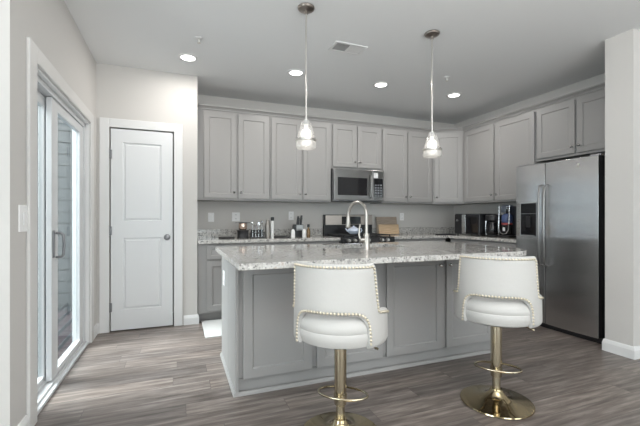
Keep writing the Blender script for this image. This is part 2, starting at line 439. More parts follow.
# ------------------------------------------------------------------ patio door
bm = nb()
cw = .115
M['casing'] = mat('shade_toned_casing_paint', (.66, .65, .635), .5)  # white casing toned down: its dimmer light is put into the colour
box(bm, XL, OY0-cw, 0, XL+.018, OY0, OZ+.097); box(bm, XL, OY1, 0, XL+.018, OY1+.10, OZ+.097); box(bm, XL, OY0, OZ, XL+.018, OY1, OZ+.097)
struct('trim_2', bm, 'casing', bevel=.004); bm = nb()
box(bm, XL-.03, OY0-.002, 0, XL, OY0+.015, OZ); box(bm, XL-.03, OY1-.015, 0, XL, OY1+.002, OZ); box(bm, XL-.03, OY0, OZ-.015, XL, OY1, OZ+.002)
struct('trim_4', bm, 'trim', bevel=.002)
bm = nb()                                    # vinyl frame and threshold
fx0, fx1 = XL-.125, XL-.03
box(bm, fx0, OY0, 0, fx1, OY0+.04, OZ); box(bm, fx0, OY1-.04, 0, fx1, OY1, OZ); box(bm, fx0, OY0, OZ-.05, fx1, OY1, OZ)
box(bm, fx0, OY0, 0, fx1, OY1, .035); box(bm, fx1, OY0+.015, 0, XL-.004, OY1-.015, .022)
box(bm, fx0+.042, OY0, .035, fx0+.05, OY1, .055)
d2 = struct('door_2', bm, 'vinyl', bevel=.003)
def sash(name, xa, xb, y0, y1, st0, st1, zb=.085):
    bm = nb()
    box(bm, xa, y0, .045, xb, y0+st0, OZ-.055); box(bm, xa, y1-st1, .045, xb, y1, OZ-.055)
    box(bm, xa, y0+st0, .045, xb, y1-st1, zb); box(bm, xa, y0+st0, OZ-.125, xb, y1-st1, OZ-.055)
    o = obj(name, bm, 'vinyl', d2, bevel=.004)
    xm = (xa+xb)/2
    obj('pane', B(xm-.004, y0+st0-.01, zb-.01, xm+.004, y1-st1+.01, OZ-.115), 'glass', o)
    return o
sl = sash('sliding_panel', XL-.075, XL-.04, 3.0, OY1-.042, .135, .12)
fx = sash('fixed_panel', XL-.118, XL-.083, OY0+.042, 3.13, .10, .13)
bm = nb()
box(bm, XL-.041, 3.012, .885, XL-.034, 3.052, 1.075)
tube(bm, [(XL-.041, 3.09, 1.055), (XL-.01, 3.09, 1.055), (XL+.004, 3.092, 1.04), (XL+.008, 3.095, .97), (XL+.004, 3.092, .90), (XL-.01, 3.09, .885), (XL-.041, 3.09, .885)], .009, 8)
obj('handle', bm, 'handle_grey', sl, bevel=.002)

# outside: deck, privacy wall, neighbour
bm = nb()
for k in range(16): box(bm, -3.25+k*.145, 2.39, -.13, -3.4+k*.145+.138, 6.4, -.09)
struct('exterior_deck', bm, 'deck')
bm = nb(); box(bm, -1.86, 6.4, -.2, -.3, 6.5, 3.2)
for k in range(19): box(bm, -1.86, 6.385, -.1+k*.17, -.3, 6.4, -.1+k*.17+.155)
for x in (-1.82, -1.3, -.8): box(bm, x-.03, 6.37, -.1, x+.03, 6.385, 3.2)
struct('exterior_wall', bm, 'siding')
struct('exterior_wall_brick', B(-5.5, 8.2, -2, -1.6, 8.4, 4.2), 'brick')

# ------------------------------------------------------------------ cabinets
def cabinet(name, label, loc, rz, wd, dp, z0, z1, doors, knobs, group, drawers=(), toe=0, cat='cabinet'):
    """local frame: x along the front, front faces -y; doors = (x0,x1,z0,z1)"""
    t = thing(name, label, cat, loc, rz, group)
    bm = nb(); box(bm, 0, -dp, z0, wd, 0, z1)
    if toe: box(bm, 0, -dp+.07, 0, wd, 0, toe)
    obj('body', bm, 'cab', t, bevel=.002)
    for i, (x0, x1, a, b_) in enumerate(doors):
        rl = .06
        d = obj('door', panel_door(x1-x0, b_-a, [(rl, rl, x1-x0-rl, b_-a-rl)]), 'cab', t, bevel=.0025, loc=(x0, -dp, a))
        if knobs[i]:
            obj('knob', knob_bm(), 'knobm', d, smooth=True, loc=(knobs[i][0]-x0, -.02, knobs[i][1]-a))
    for x0, x1, a, b_ in drawers:
        d = obj('drawer', panel_door(x1-x0, b_-a, [(.045, .04, x1-x0-.045, b_-a-.04)], rec=.006), 'cab', t, bevel=.0025, loc=(x0, -dp, a))
        obj('knob', knob_bm(), 'knobm', d, smooth=True, loc=((x1-x0)/2, -.02, (b_-a)/2))
    return t
UB, UT, UD, DZ0, DZ1 = 1.376, 2.452, .325, 1.400, 2.425
G1 = 'wall cabinets on the back wall'
def upper(label, X0, X1, da, db, z0=UB, dz0=DZ0, grp=G1):
    kz = dz0+.075
    return cabinet('wall_cabinet', label, (X0, YB, 0), 0, X1-X0, UD, z0, UT,
                   [(da[0]-X0, da[1]-X0, dz0, DZ1), (db[0]-X0, db[1]-X0, dz0, DZ1)],
                   [(da[1]-X0-.028, kz), (db[0]-X0+.028, kz)], grp)
XC0 = XP+.006
upper('grey two-door wall cabinet at the pantry end of the back wall', XC0, 1.087, (.292, .668), (.692, 1.072))
upper('grey two-door wall cabinet above the knife block, next to the microwave', 1.089, 1.928, (1.104, 1.503), (1.527, 1.912))
upper('short grey two-door wall cabinet directly above the microwave', 1.930, 2.700, (1.947, 2.302), (2.320, 2.686), 1.832, 1.858)
upper('grey two-door wall cabinet above the wooden cutting boards', 2.702, 3.592, (2.719, 3.124), (3.146, 3.575))
# corner unit
p0, p1 = Vector((3.597, YB-UD)), Vector((3.963, 4.300))
t = thing('corner_wall_cabinet', 'grey angled single-door wall cabinet in the corner of the two walls', 'cabinet', (p0.x, p0.y, 0))
pts = [(0, UD), (0, 0), (p1.x-p0.x, p1.y-p0.y), (XR-p0.x, p1.y-p0.y), (XR-p0.x, UD)]
obj('body', prism(nb(), pts, UB, UT), 'cab', t, bevel=.002)
dv = p1-p0; L = dv.length; ang = math.atan2(dv.y, dv.x)
cd = obj('door', panel_door(L-.05, DZ1-DZ0, [(.06, .06, L-.11, DZ1-DZ0-.06)]), 'cab', t, bevel=.0025)
cd.location = (dv.x*.025/L, dv.y*.025/L, DZ0); cd.rotation_euler = (0, 0, ang)
obj('knob', knob_bm(), 'knobm', cd, smooth=True, loc=(.03, -.02, .075))
# right wall (fronts face -x)
XUF = XR-UD
def upper_r(label, Y0, Y1, da, db, z0=UB, dz0=DZ0):
    kz = dz0+.075
    return cabinet('wall_cabinet', label, (XR, Y0, 0), -PI/2, Y0-Y1, UD, z0, UT,
                   [(Y0-da[0], Y0-da[1], dz0, DZ1), (Y0-db[0], Y0-db[1], dz0, DZ1)],
                   [(Y0-da[1]-.028, kz), (Y0-db[0]+.028, kz)], 'wall cabinets on the right wall')
upper_r('tall grey two-door wall cabinet above the coffee machine', 4.297, 3.122, (4.280, 3.735), (3.70, 3.135))
upper_r('short grey two-door wall cabinet above the stainless refrigerator', 3.120, 2.098, (3.103, 2.66), (2.637, 2.115), 1.828, 1.856)
# crown along the cabinet tops
cp = [(0.0, UT), (.012, UT), (.014, UT+.012), (.028, UT+.026), (.045, UT+.036), (.047, UT+.048), (0.0, UT+.048)]
struct('trim_3', sweep(nb(), [(XC0, YB-UD), (p0.x, p0.y), (p1.x, p1.y), (XUF, 2.10)], cp), 'cab')

# base cabinets
BD, BZ0, BZ1 = .60, .10, .876
G2 = 'base cabinets under the back counter'
def basecab(label, X0, X1, nd, loc=None, rz=0, first=0, grp=G2):
    wd = abs(X1-X0); x = .018+first; step = (wd-.036-first)/nd
    ds, ks, dr = [], [], []
    for k in range(nd):
        a, b_ = x+k*step+(.006 if k else 0), x+(k+1)*step-(.006 if k < nd-1 else 0)
        ds.append((a, b_, .125, .68)); ks.append(((b_-.03 if k % 2 == 0 else a+.03), .62)); dr.append((a, b_, .70, .855))
    return cabinet('base_cabinet', label, loc or (X0, YB-.002, 0), rz, wd, BD, BZ0, BZ1, ds, ks, grp, dr, BZ0)
basecab('grey base cabinet with drawer beside the pantry wall', XC0, 1.05, 2, first=.075)
basecab('grey base cabinet left of the range', 1.052, 1.925, 2)
basecab('grey base cabinet right of the range, below the cutting boards', 2.70, 3.60, 2)
basecab('grey base cabinet beside the refrigerator below the coffee machine', 4.25, 3.11, 2, loc=(XR-.002, 4.262, 0), rz=-PI/2, grp='base cabinets under the right counter')

# ------------------------------------------------------------------ worktops
CF = YB-.64
def worktop(label, pts, splash):
    t = obj('worktop', prism(nb(), pts, .877, .914), 'granite', bevel=.004)
    tag(t, label, 'worktop')
    bm = nb()
    for s in splash: box(bm, *s)
    obj('backsplash', bm, 'granite', t, bevel=.002)
worktop('speckled granite worktop left of the range along the back wall', [(XC0, YB), (XC0, CF), (1.926, CF), (1.926, YB)], [(XC0, YB-.02, .914, 1.926, YB, 1.016)])
worktop('speckled granite corner worktop from the range to the refrigerator', [(2.700, YB), (2.700, CF), (3.64, CF), (3.64, 3.105), (XR, 3.105), (XR, YB)],
        [(2.700, YB-.02, .914, XR-.02, YB, 1.016), (XR-.02, 3.105, .914, XR, YB, 1.016)])

# ------------------------------------------------------------------ island
IX0, IX1, IY0, IY1 = .350, 2.570, 2.41, 3.20
isl = thing('kitchen_island', 'grey panelled kitchen island standing in the middle of the floor', 'island', (IX0, IY0, 0))
iw, idp = IX1-IX0, IY1-IY0
SX0, SX1, SY0, SY1 = 1.12, 1.88, 2.70, 3.10       # sink hole
bm = nb()
box(bm, .02, .02, .11, SX0-.04-IX0, idp, .873); box(bm, SX1+.04-IX0, .02, .11, iw, idp, .873)
box(bm, SX0-.04-IX0, .02, .11, SX1+.04-IX0, SY0-.04-IY0, .873); box(bm, SX0-.04-IX0, SY1+.04-IY0, .11, SX1+.04-IX0, idp, .873)
box(bm, .02, .05, .0, iw-.02, idp-.05, .11)
obj('body', bm, 'cab', isl, bevel=.002)
bm = nb()                                           # end panel made of two boards with a seam
box(bm, 0, 0.0, .0, .02, .365, .873); box(bm, 0.012, .365, 0, .02, .373, .873); box(bm, 0, .373, 0, .02, idp, .873)
obj('end_panel', bm, 'cab', isl, bevel=.0015)
obj('toe_board', B(.02, .040, 0, iw, .05, .10), 'cab', isl)
bm = nb(); sweep(bm, [(0, idp), (0, .012), (iw, .012)], [(0, 0), (0, .024), (.005, .024), (.012, .014), (.014, 0)][::-1])
obj('shoe_moulding', bm, 'cab', isl)
for i, (a, b_) in enumerate(((.400, .880), (.915, 1.447), (1.483, 2.010), (2.046, 2.552))):
    x0, x1 = a-IX0, b_-IX0
    d = obj('door', panel_door(x1-x0, .745, [(.062, .062, x1-x0-.062, .745-.062)]), 'cab', isl, bevel=.0025, loc=(x0, .02, .105))
    kx = x1-x0-.03 if i % 2 == 0 else .03
    if i: obj('knob', knob_bm(), 'knobm', d, smooth=True, loc=(kx, -.02, .745-.07))
# island top: rounded seating corner, hole for the sink
bm = nb()
X0, X1, Y0, Y1, R = .305, 2.600, 1.985, 3.262, .27
outer = [(X0, Y1), (X0, Y0)] + [(X1-R+R*math.cos(a), Y0+R+R*math.sin(a)) for a in [-PI/2+PI/2*k/10 for k in range(11)]] + [(X1, Y1)]
rr = .05; inner = []
for cx, cy, a0 in ((SX0+rr, SY0+rr, PI), (SX1-rr, SY0+rr, 1.5*PI), (SX1-rr, SY1-rr, 0), (SX0+rr, SY1-rr, .5*PI)):
    inner += [(cx+rr*math.cos(a0+PI/2*k/5), cy+rr*math.sin(a0+PI/2*k/5)) for k in range(6)]
for z in (.877, .914):
    vo = [bm.verts.new((x, y, z)) for x, y in outer]; vi = [bm.verts.new((x, y, z)) for x, y in inner]
    es = [bm.edges.new((v[k], v[(k+1) % len(v)])) for v in (vo, vi) for k in range(len(v))]
    bmesh.ops.triangle_fill(bm, edges=es, use_beauty=True)
    if z < .9: lo = (vo, vi)
    else: hi = (vo, vi)
for a, b_ in zip(lo, hi):
    for k in range(len(a)): bm.faces.new((a[k], a[(k+1) % len(a)], b_[(k+1) % len(a)], b_[k]))
top = obj('island_worktop', bm, 'granite', bevel=.004)
tag(top, 'large polished speckled granite worktop on the grey island', 'worktop')
# sink bowl
snk = thing('sink', 'stainless undermount sink let into the island worktop behind the tap', 'sink', ((SX0+SX1)/2, (SY0+SY1)/2, .70))
hx, hy = (SX1-SX0)/2, (SY1-SY0)/2
bm = nb()
for q in ((-hx-.02, -hy-.02, -.0, hx+.02, hy+.02, .006), (-hx-.02, -hy-.02, 0, -hx-.005, hy+.02, .176), (hx+.005, -hy-.02, 0, hx+.02, hy+.02, .176), (-hx-.02, -hy-.02, 0, hx+.02, -hy-.005, .176), (-hx-.02, hy+.005, 0, hx+.02, hy+.02, .176)): box(bm, *q)
obj('bowl', bm, 'steel', snk)
obj('drain', lathe(nb(), [(.0001, .010), (.03, .010), (.045, .007), (.045, .004), (.0001, .004)], 20), 'steel_dark', snk)
# tap
tp = thing('kitchen_tap', 'brushed nickel gooseneck kitchen tap standing on the island worktop', 'tap', (1.392, 2.565, .914))
obj('base', lathe(nb(), [(.0001, 0), (.032, 0), (.032, .006), (.026, .014), (.024, .10), (.026, .112), (.022, .125), (.0001, .125)], 24), 'chrome', tp, smooth=True)
dx, dy = -.30, .954
pts = [(0, 0, .11), (0, 0, .18), (0, 0, .26)]
Rn = .105
for k in range(1, 15):
    a = PI*k/14*1.03
    s = Rn*(1-math.cos(a)); z = .27+Rn*math.sin(a)
    pts.append((dx*s, dy*s, z))
obj('spout', tube(nb(), pts, .0135, 14), 'chrome', tp, smooth=True)
e = Vector(pts[-1]); dd = (Vector(pts[-1])-Vector(pts[-2])).normalized()
obj('spray_head', tube(nb(), [e-dd*.005, e+dd*.01, e+dd*.05, e+dd*.085, e+dd*.095], .015, 14, radii=[.014, .016, .018, .021, .018]), 'chrome', tp, smooth=True)
bm = nb(); tube(bm, [(-.02, .0, .075), (-.055, .005, .075)], .019, 14); tube(bm, [(-.05, .005, .078), (-.062, .007, .11), (-.058, .01, .165), (-.05, .012, .20)], .008, 10, radii=[.011, .009, .007, .006])
obj('lever', bm, 'chrome', tp, smooth=True)

# ------------------------------------------------------------------ refrigerator
FX, FY0, FY1, FH = 3.607, 3.092, 2.178, 1.760
fr = thing('refrigerator', 'tall stainless steel side-by-side refrigerator beside the wing wall', 'refrigerator', (XR-.03, FY0, 0), -PI/2)
fd = XR-.03-FX; fw = FY0-FY1                       # local: x to the camera side, -y to the room
obj('cabinet', B(.004, -fd+.075, .02, fw-.004, 0, FH-.02), 'black', fr, bevel=.004)
bm = nb(); box(bm, .01, -fd+.03, .0, fw-.01, -fd+.1, .045); obj('kick_grille', bm, 'black', fr)
for a in (.02, fw-.12): obj('hinge_cover', B(a, -fd+.01, FH-.022, a+.10, -fd+.12, FH), 'steel_dark', fr, bevel=.004)
xs = FY0-2.738
def fdoor(name, x0, x1):
    d = obj(name, B(x0, -fd+.002, .05, x1, -fd+.068, FH-.018), 'black', fr, bevel=.004)
    N = 14                                            # gently bowed steel skin
    pr = [(x0, -fd+.004)] + [(x0+(x1-x0)*k/N, -fd - .012*(1-(2*k/N-1)**2)) for k in range(N+1)] + [(x1, -fd+.004)]
    obj('steel_front', prism(nb(), pr, .05, FH-.018), 'steel', d, bevel=.003)
    return d
dl = fdoor('freezer_door', .002, xs-.004)
dr_ = fdoor('fridge_door', xs+.004, fw-.036)
for dd_, x in ((dl, xs-.030), (dr_, xs+.028)):
    bm = nb()
    pts = [(x, -fd-.008, .66), (x, -fd-.045, .675), (x, -fd-.055, .75), (x, -fd-.064, 1.05), (x, -fd-.055, 1.42), (x, -fd-.045, 1.495), (x, -fd-.008, 1.51)]
    tube(bm, pts, .0105, 12)
    obj('handle', bm, 'steel_soft', dd_, smooth=True)
ds = obj('water_dispenser', B(.062, -fd-.016, .955, .268, -fd+.01, 1.335), 'greyplastic', dl, bevel=.004)
obj('recess', B(.076, -fd-.0175, .968, .262, -fd-.012, 1.208), 'blackgloss', ds)
obj('control_panel', B(.076, -fd-.0178, 1.212, .262, -fd-.012, 1.322), 'screen', ds)
bm = nb(); box(bm, .145, -fd-.028, 1.06, .195, -fd-.014, 1.18); obj('paddle', bm, 'black', ds, bevel=.004)
bm = nb(); box(bm, .085, -fd-.03, .966, .245, -fd-.012, .976); obj('drip_tray', bm, 'greyplastic', ds)
bm = nb(); lathe(bm, [(.0001, .003), (.014, .003), (.016, 0), (.0001, 0)], 20, mtx=Matrix.Translation((xs+.004+(fw-xs)*.62, -fd-.0105, 1.675)) @ Matrix.Rotation(PI/2, 4, 'X'))
bm2 = nb()
obj('emblem', bm, 'nickel', dr_, smooth=True)

# ------------------------------------------------------------------ microwave
mw = thing('microwave', 'stainless over-the-range microwave under the short wall cabinet', 'microwave', (1.933, YB, 1.395), 0)
mwW, mwH, mwD = .764, .43, .375
obj('case', B(0, -mwD, 0, mwW, 0, mwH), 'steel_dark', mw, bevel=.003)
md = obj('door', B(.002, -mwD-.035, .012, .575, -mwD-.001, mwH-.002), 'steel_soft', mw, bevel=.006)
obj('window', B(.055, -mwD-.0375, .075, .50, -mwD-.034, .315), 'blackgloss', md, bevel=.004)
obj('handle', tube(nb(), [(.545, -mwD-.03, .045), (.545, -mwD-.065, .055), (.545, -mwD-.075, .12), (.545, -mwD-.077, .2), (.545, -mwD-.075, .28), (.545, -mwD-.065, .345), (.545, -mwD-.03, .355)], .012, 10), 'steel_soft', md, smooth=True)
cpn = obj('control_panel', B(.579, -mwD-.033, .012, mwW-.002, -mwD-.001, mwH-.002), 'steel_soft', mw, bevel=.004)
obj('keypad', B(.605, -mwD-.0355, .055, .745, -mwD-.032, .315), 'blackgloss', cpn)
bm = nb()
for i in range(3):
    for j in range(5): box(bm, .617+i*.042, -mwD-.0365, .07+j*.036, .645+i*.042, -mwD-.035, .09+j*.036)
obj('button', bm, 'steel_dark', cpn)
obj('display', B(.617, -mwD-.0365, .262, .735, -mwD-.035, .302), 'screen', cpn)
obj('sticker', B(.60, -mwD-.0345, .325, .665, -mwD-.032, .395), 'sticker', cpn)
bm = nb()
for k in range(14): box(bm, .08+k*.045, -mwD-.02, -.003, .11+k*.045, -.05, .002)
obj('vent_slot', bm, 'black', mw)

# ------------------------------------------------------------------ range
rg = thing('range', 'stainless gas range with black cooktop between the two granite worktops', 'range', (1.932, YB-.01, 0))
rW, rD = .762, .66
obj('body', B(0, -rD+.03, .09, rW, 0, .885), 'steel_dark', rg, bevel=.003)
bm = nb(); box(bm, .03, -rD+.08, 0, rW-.03, -.03, .09); obj('plinth', bm, 'black', rg)
od = obj('oven_door', B(.006, -rD-.005, .22, rW-.006, -rD+.028, .77), 'steel_soft', rg, bevel=.005)
obj('window', B(.12, -rD-.008, .33, rW-.12, -rD-.003, .62), 'blackgloss', od)
obj('handle', tube(nb(), [(.08, -rD, .715), (.08, -rD-.05, .715), (rW-.08, -rD-.05, .715), (rW-.08, -rD, .715)], .012, 10), 'steel_soft', od, smooth=True)
obj('storage_drawer', B(.006, -rD-.003, .10, rW-.006, -rD+.028, .21), 'steel_soft', rg, bevel=.004)
obj('control_panel', B(0, -rD-.02, .78, rW, -rD+.03, .912), 'black', rg, bevel=.006)
for x in (.08, .165, .36, .56, .645):
    bm = nb(); lathe(bm, [(.0001, .035), (.019, .034), (.022, .01), (.026, 0), (.0001, 0)], 18, mtx=Matrix.Translation((x, -rD-.02, .878)) @ Matrix.Rotation(PI/2, 4, 'X'))
    obj('knob', bm, 'nickel', rg, smooth=True)
obj('cooktop', B(0, -rD-.012, .885, rW, -.075, .916), 'black', rg, bevel=.005)
for k in range(2):
    bm = nb(); x0 = .03+k*.36; x1 = x0+.34
    for x in (x0, (x0+x1)/2-.006, x1-.012): box(bm, x, -rD+.04, .932, x+.012, -.13, .945)
    for y in (-rD+.04, -rD+.18, -.28, -.142): box(bm, x0, y, .932, x1, y+.012, .945)
    for x in (x0, x1-.012):
        for y in (-rD+.04, -.142): box(bm, x, y, .914, x+.012, y+.012, .933)
    obj('grate', bm, 'iron', rg)
for x, y in ((.2, -.5), (.56, -.5), (.2, -.22), (.56, -.22)):
    obj('burner', lathe(nb(), [(.0001, .929), (.03, .929), (.042, .922), (.045, .915), (.0001, .915)], 18, x, y), 'iron', rg)
bk = obj('backguard', B(0, -.07, .88, rW, 0, 1.212), 'black', rg, bevel=.006)
obj('fascia', B(.012, -.082, 1.065, rW-.004, -.068, 1.206), 'fascia', bk, bevel=.005)
obj('display', B(.26, -.085, 1.075, .565, -.081, 1.185), 'screen', bk)

# ------------------------------------------------------------------ bar stools
def make_stool(loc, rz, label):
    t = thing('bar_stool', label, 'stool', loc, rz, 'white leather bar stools at the island')
    # base and column
    obj('base', lathe(nb(), [(.0001, 0), (.205, 0), (.214, .006), (.212, .012), (.17, .019), (.11, .028), (.065, .045), (.042, .068), (.034, .09), (.0001, .09)], 56), 'golddisc', t, smooth=True)
    obj('column', lathe(nb(), [(.0001, .085), (.024, .085), (.024, .165), (.032, .166), (.033, .172), (.033, .50), (.0001, .50)], 28), 'gold', t, smooth=True)
    bm = nb()
    ring = [(.008+.135*math.cos(2*PI*k/36), .022+.074*math.sin(2*PI*k/36), .214) for k in range(36)]
    tube(bm, ring, .0065, 10, closed=True)
    tube(bm, [(0, -.05, .214), (0, -.03, .214)], .0065, 8)
    lathe(bm, [(.034, .20), (.036, .20), (.036, .222), (.034, .222)], 24, closed=True)
    obj('footrest', bm, 'gold', t, smooth=True)
    bm = nb(); lathe(bm, [(.0001, .495), (.07, .495), (.10, .515), (.10, .54), (.0001, .54)], 24)
    tube(bm, [(.06, .0, .512), (.15, -.015, .508), (.185, -.02, .492), (.205, -.022, .484)], .006, 8)
    obj('lift_lever', bm, 'gold', t, smooth=True)
    # seat cushion: round, domed, with a piped seam
    bm = nb()
    prof = [(.0001, .518), (.12, .519), (.19, .524), (.225, .538), (.237, .565), (.240, .598), (.2365, .6045), (.240, .611), (.239, .632), (.231, .656), (.212, .676), (.16, .692), (.08, .700), (.0001, .702)]
    lathe(bm, prof, 48)
    for v in bm.verts:
        if v.co.y > 0: v.co.y *= 1.10
    obj('seat', bm, 'leather', t, smooth=True)
    # wrap-around back: closed ring section swept round the seat, window cut below the back
    TH = math.radians(112); TB = math.radians(53); TC = math.radians(46); RO, RI = .250, .224
    ZB, ZT, ZC = .532, .941, .697
    def ztop(a):
        a = abs(a)
        f = min(1, max(0, (a-TB)/math.radians(13)))
        f = f*f*(3-2*f)
        g = min(1, max(0, (a-TB)/(TH-TB)))
        return ZT - f*.225 - .05*g*g
    def zlow(a):
        a = abs(a)/TC
        if a >= 1: return ZB
        return ZB + (ZC-ZB)*(1-a**6)**(1/3.2)
    def rad(a, z): 
        k = max(0, (z-.56)/.39); return .006*k - .004*math.sin(k*PI)
    angs = []
    N1 = 40
    for k in range(N1+1): angs.append(-TC + 2*TC*(0.5-0.5*math.cos(PI*k/N1)))
    side = [TC + (TH-TC)*k/30 for k in range(1, 31)]
    angs = [-a for a in reversed(side)] + angs + side
    bm = nb(); rings = []
    NZ = 8
    for a in angs:
        z0, z1 = zlow(a), ztop(a); hgt = z1-z0; c = min(.014, hgt*.3)
        loop = []
        zz = [z0+c+(hgt-2*c)*k/NZ for k in range(NZ+1)]
        for z in zz: loop.append((RO, z))
        loop += [(RO-.004, z1-c*.35), ((RO+RI)/2+.005, z1), ((RO+RI)/2-.005, z1), (RI+.004, z1-c*.35)]
        for z in reversed(zz): loop.append((RI, z))
        loop += [(RI+.004, z0+c*.35), ((RO+RI)/2-.005, z0), ((RO+RI)/2+.005, z0), (RO-.004, z0+c*.35)]
        ring = []
        for r, z in loop:
            r2 = r + rad(a, z)
            x = r2*math.sin(a); y = -r2*math.cos(a)
            if y > 0: y *= 1.1
            ring.append(bm.verts.new((x, y, z)))
        rings.append(ring)
    k = len(rings[0])
    for p, q in zip(rings, rings[1:]):
        for j in range(k): bm.faces.new((p[j], q[j], q[(j+1) % k], p[(j+1) % k]))
    for ring in (rings[0], rings[-1]):
        c = sum((v.co for v in ring), Vector())/k
        cv = bm.verts.new(c)
        for j in range(k): bm.faces.new((ring[j], ring[(j+1) % k], cv))
    bk = obj('backrest', bm, 'leather', t, smooth=True)
    # nailheads follow the top and front edges and the window
    def pos(a, z):
        r = RO+rad(a, z)+.001; x = r*math.sin(a); y = -r*math.cos(a)
        return Vector((x, y*1.1 if y > 0 else y, z))
    def run(fn, n0=6000, gap=.0172):
        bm = nb(); last = None
        for k in range(n0+1):
            p = fn(k/n0)
            if last is None or (p-last).length >= gap:
                ball(bm, p, .0072, 8, 5); last = p
        obj('nailhead_trim', bm, 'stud', bk, smooth=True)
    T2 = TH*.98
    def edge(s_):
        a = -T2+2*T2*s_
        sh = math.radians(3.2)*max(0, min(1, (abs(a)-TB*.9)/.15))      # stay inside the steep front edge
        return pos(a-math.copysign(sh, a), ztop(a)-.015)
    run(edge)
    TCo = TC*1.05
    def cut(s_):
        a = TCo*math.sin(PI*(s_-.5))
        return pos(a, ZB+.01 + (ZC+.012-ZB-.01)*max(0, 1-(abs(a)/TCo)**6)**(1/3.2))
    run(cut)
    return t
make_stool((.813, 1.790, 0), math.radians(-37), 'white leather bar stool in front of the middle island doors, nearest the viewer')
make_stool((1.874, 1.752, 0), math.radians(-46), 'white leather bar stool at the rounded island end, before the refrigerator')

# ------------------------------------------------------------------ pendants
def pendant(x, y, label):
    t = thing('pendant_lamp', label, 'pendant lamp', (x, y, H), 0, 'pendant lamps over the island')
    obj('ceiling_plate', lathe(nb(), [(.0001, 0), (.062, 0), (.064, -.006), (.058, -.016), (.030, -.024), (.012, -.028), (.012, -.05), (.0001, -.05)], 32), 'plate_nickel', t, smooth=True)
    zt = 1.880-H
    obj('rod', lathe(nb(), [(.0001, -.04), (.0062, -.04), (.0062, zt), (.0001, zt)], 12), 'nickel', t, smooth=True)
    obj('socket', lathe(nb(), [(.0001, zt+.008), (.014, zt+.008), (.020, zt+.0), (.020, zt-.03), (.0001, zt-.03)], 24), 'white_cer', t, smooth=True)
    sh = obj('shade', lathe(nb(), [(.020, zt+.004), (.029, zt-.002), (.037, zt-.018), (.047, zt-.048), (.056, zt-.08), (.064, zt-.112), (.069, zt-.135), (.072, zt-.150), (.070, zt-.150), (.067, zt-.135), (.062, zt-.112), (.054, zt-.08), (.045, zt-.048), (.035, zt-.018), (.027, zt-.004)], 40, closed=True), 'shade', t, smooth=True)
    obj('band', lathe(nb(), [(.070, zt-.133), (.077, zt-.135), (.077, zt-.150), (.070, zt-.152)], 40, closed=True), 'bandm', sh, smooth=True)
    obj('lower_ring', lathe(nb(), [(.0725, zt-.152), (.0755, zt-.160), (.073, zt-.168), (.0755, zt-.176), (.076, zt-.188), (.070, zt-.203), (.067, zt-.202), (.0725, zt-.188), (.072, zt-.176), (.070, zt-.168), (.072, zt-.160), (.069, zt-.152)], 40, closed=True), 'frost', sh, smooth=True)
    obj('bulb', lathe(nb(), [(.0001, zt-.03), (.012, zt-.031), (.016, zt-.055), (.036, zt-.075), (.040, zt-.095), (.040, zt-.160), (.030, zt-.180), (.015, zt-.188), (.0001, zt-.189)], 24), 'bulb', t, smooth=True)
pendant(.890, 2.573, 'clear glass pendant lamp on a nickel rod in front of the knife-block cabinet')
pendant(2.006, 2.545, 'clear glass pendant lamp on a nickel rod nearer the refrigerator')

# ------------------------------------------------------------------ ceiling fittings
def downlight(x, y, label):
    t = thing('recessed_light', label, 'ceiling light', (x, y, H), 0, 'recessed lights in a row on the ceiling')
    obj('trim_ring', lathe(nb(), [(.066, -.002), (.070, -.009), (.088, -.007), (.095, 0), (.066, 0)], 36, closed=True), 'trim', t, smooth=True)
    obj('lens', lathe(nb(), [(.0001, -.004), (.067, -.004), (.067, -.001), (.0001, -.001)], 32), 'lens', t)
    l_ = bpy.data.lights.new('downlight', 'AREA'); l_.shape = 'DISK'; l_.size = .12; l_.energy = 9.5; l_.color = (1, .96, .91)
    o = bpy.data.objects.new('downlight', l_); C.objects.link(o); o.location = (x, y, H-.012)
downlight(.096, 3.785, 'round recessed ceiling light nearest the pantry door')
downlight(1.185, 3.758, 'round recessed ceiling light just behind the left pendant rod')
downlight(2.217, 3.735, 'round recessed ceiling light between the two pendant rods')
downlight(3.268, 3.717, 'round recessed ceiling light nearest the corner cabinet')
# vent register
v = thing('air_vent', 'white rectangular air vent with grey louvres on the ceiling', 'vent', (1.46, 3.045, H))
bm = nb()
for q in ((-.16, -.09, -.008, .16, -.068, 0), (-.16, .068, -.008, .16, .09, 0), (-.16, -.068, -.008, -.135, .068, 0), (.135, -.068, -.008, .16, .068, 0), (-.008, -.068, -.008, .008, .068, 0)): box(bm, *q)
obj('frame', bm, 'trim', v, bevel=.002)
bm = nb()
for k in range(9): box(bm, -.134, -.064+k*.0146, -.006, -.009, -.058+k*.0146, -.001)
obj('grille', bm, 'grille', v)
obj('backing', B(-.134, -.067, -.0015, .134, .067, 0), 'grille', v)
bm = nb()
for k in range(9): box(bm, .009, -.066+k*.0146, -.006, .134, -.0525+k*.0146, -.002)
obj('louvre', bm, 'trim', v)
def sprinkler(x, y, label):
    t = thing('fire_sprinkler', label, 'sprinkler', (x, y, H), 0, 'fire sprinklers on the ceiling')
    obj('escutcheon', lathe(nb(), [(.0001, 0), (.034, 0), (.030, -.006), (.014, -.010), (.0001, -.010)], 24), 'trim', t, smooth=True)
    bm = nb(); lathe(bm, [(.0001, -.01), (.008, -.01), (.008, -.022), (.004, -.03), (.004, -.04), (.016, -.042), (.016, -.045), (.0001, -.045)], 14)
    obj('head', bm, 'nickel', t, smooth=True)
sprinkler(.174, 3.345, 'small white fire sprinkler on the ceiling near the pantry wall')
sprinkler(2.78, 3.272, 'small white fire sprinkler on the ceiling above the refrigerator side')

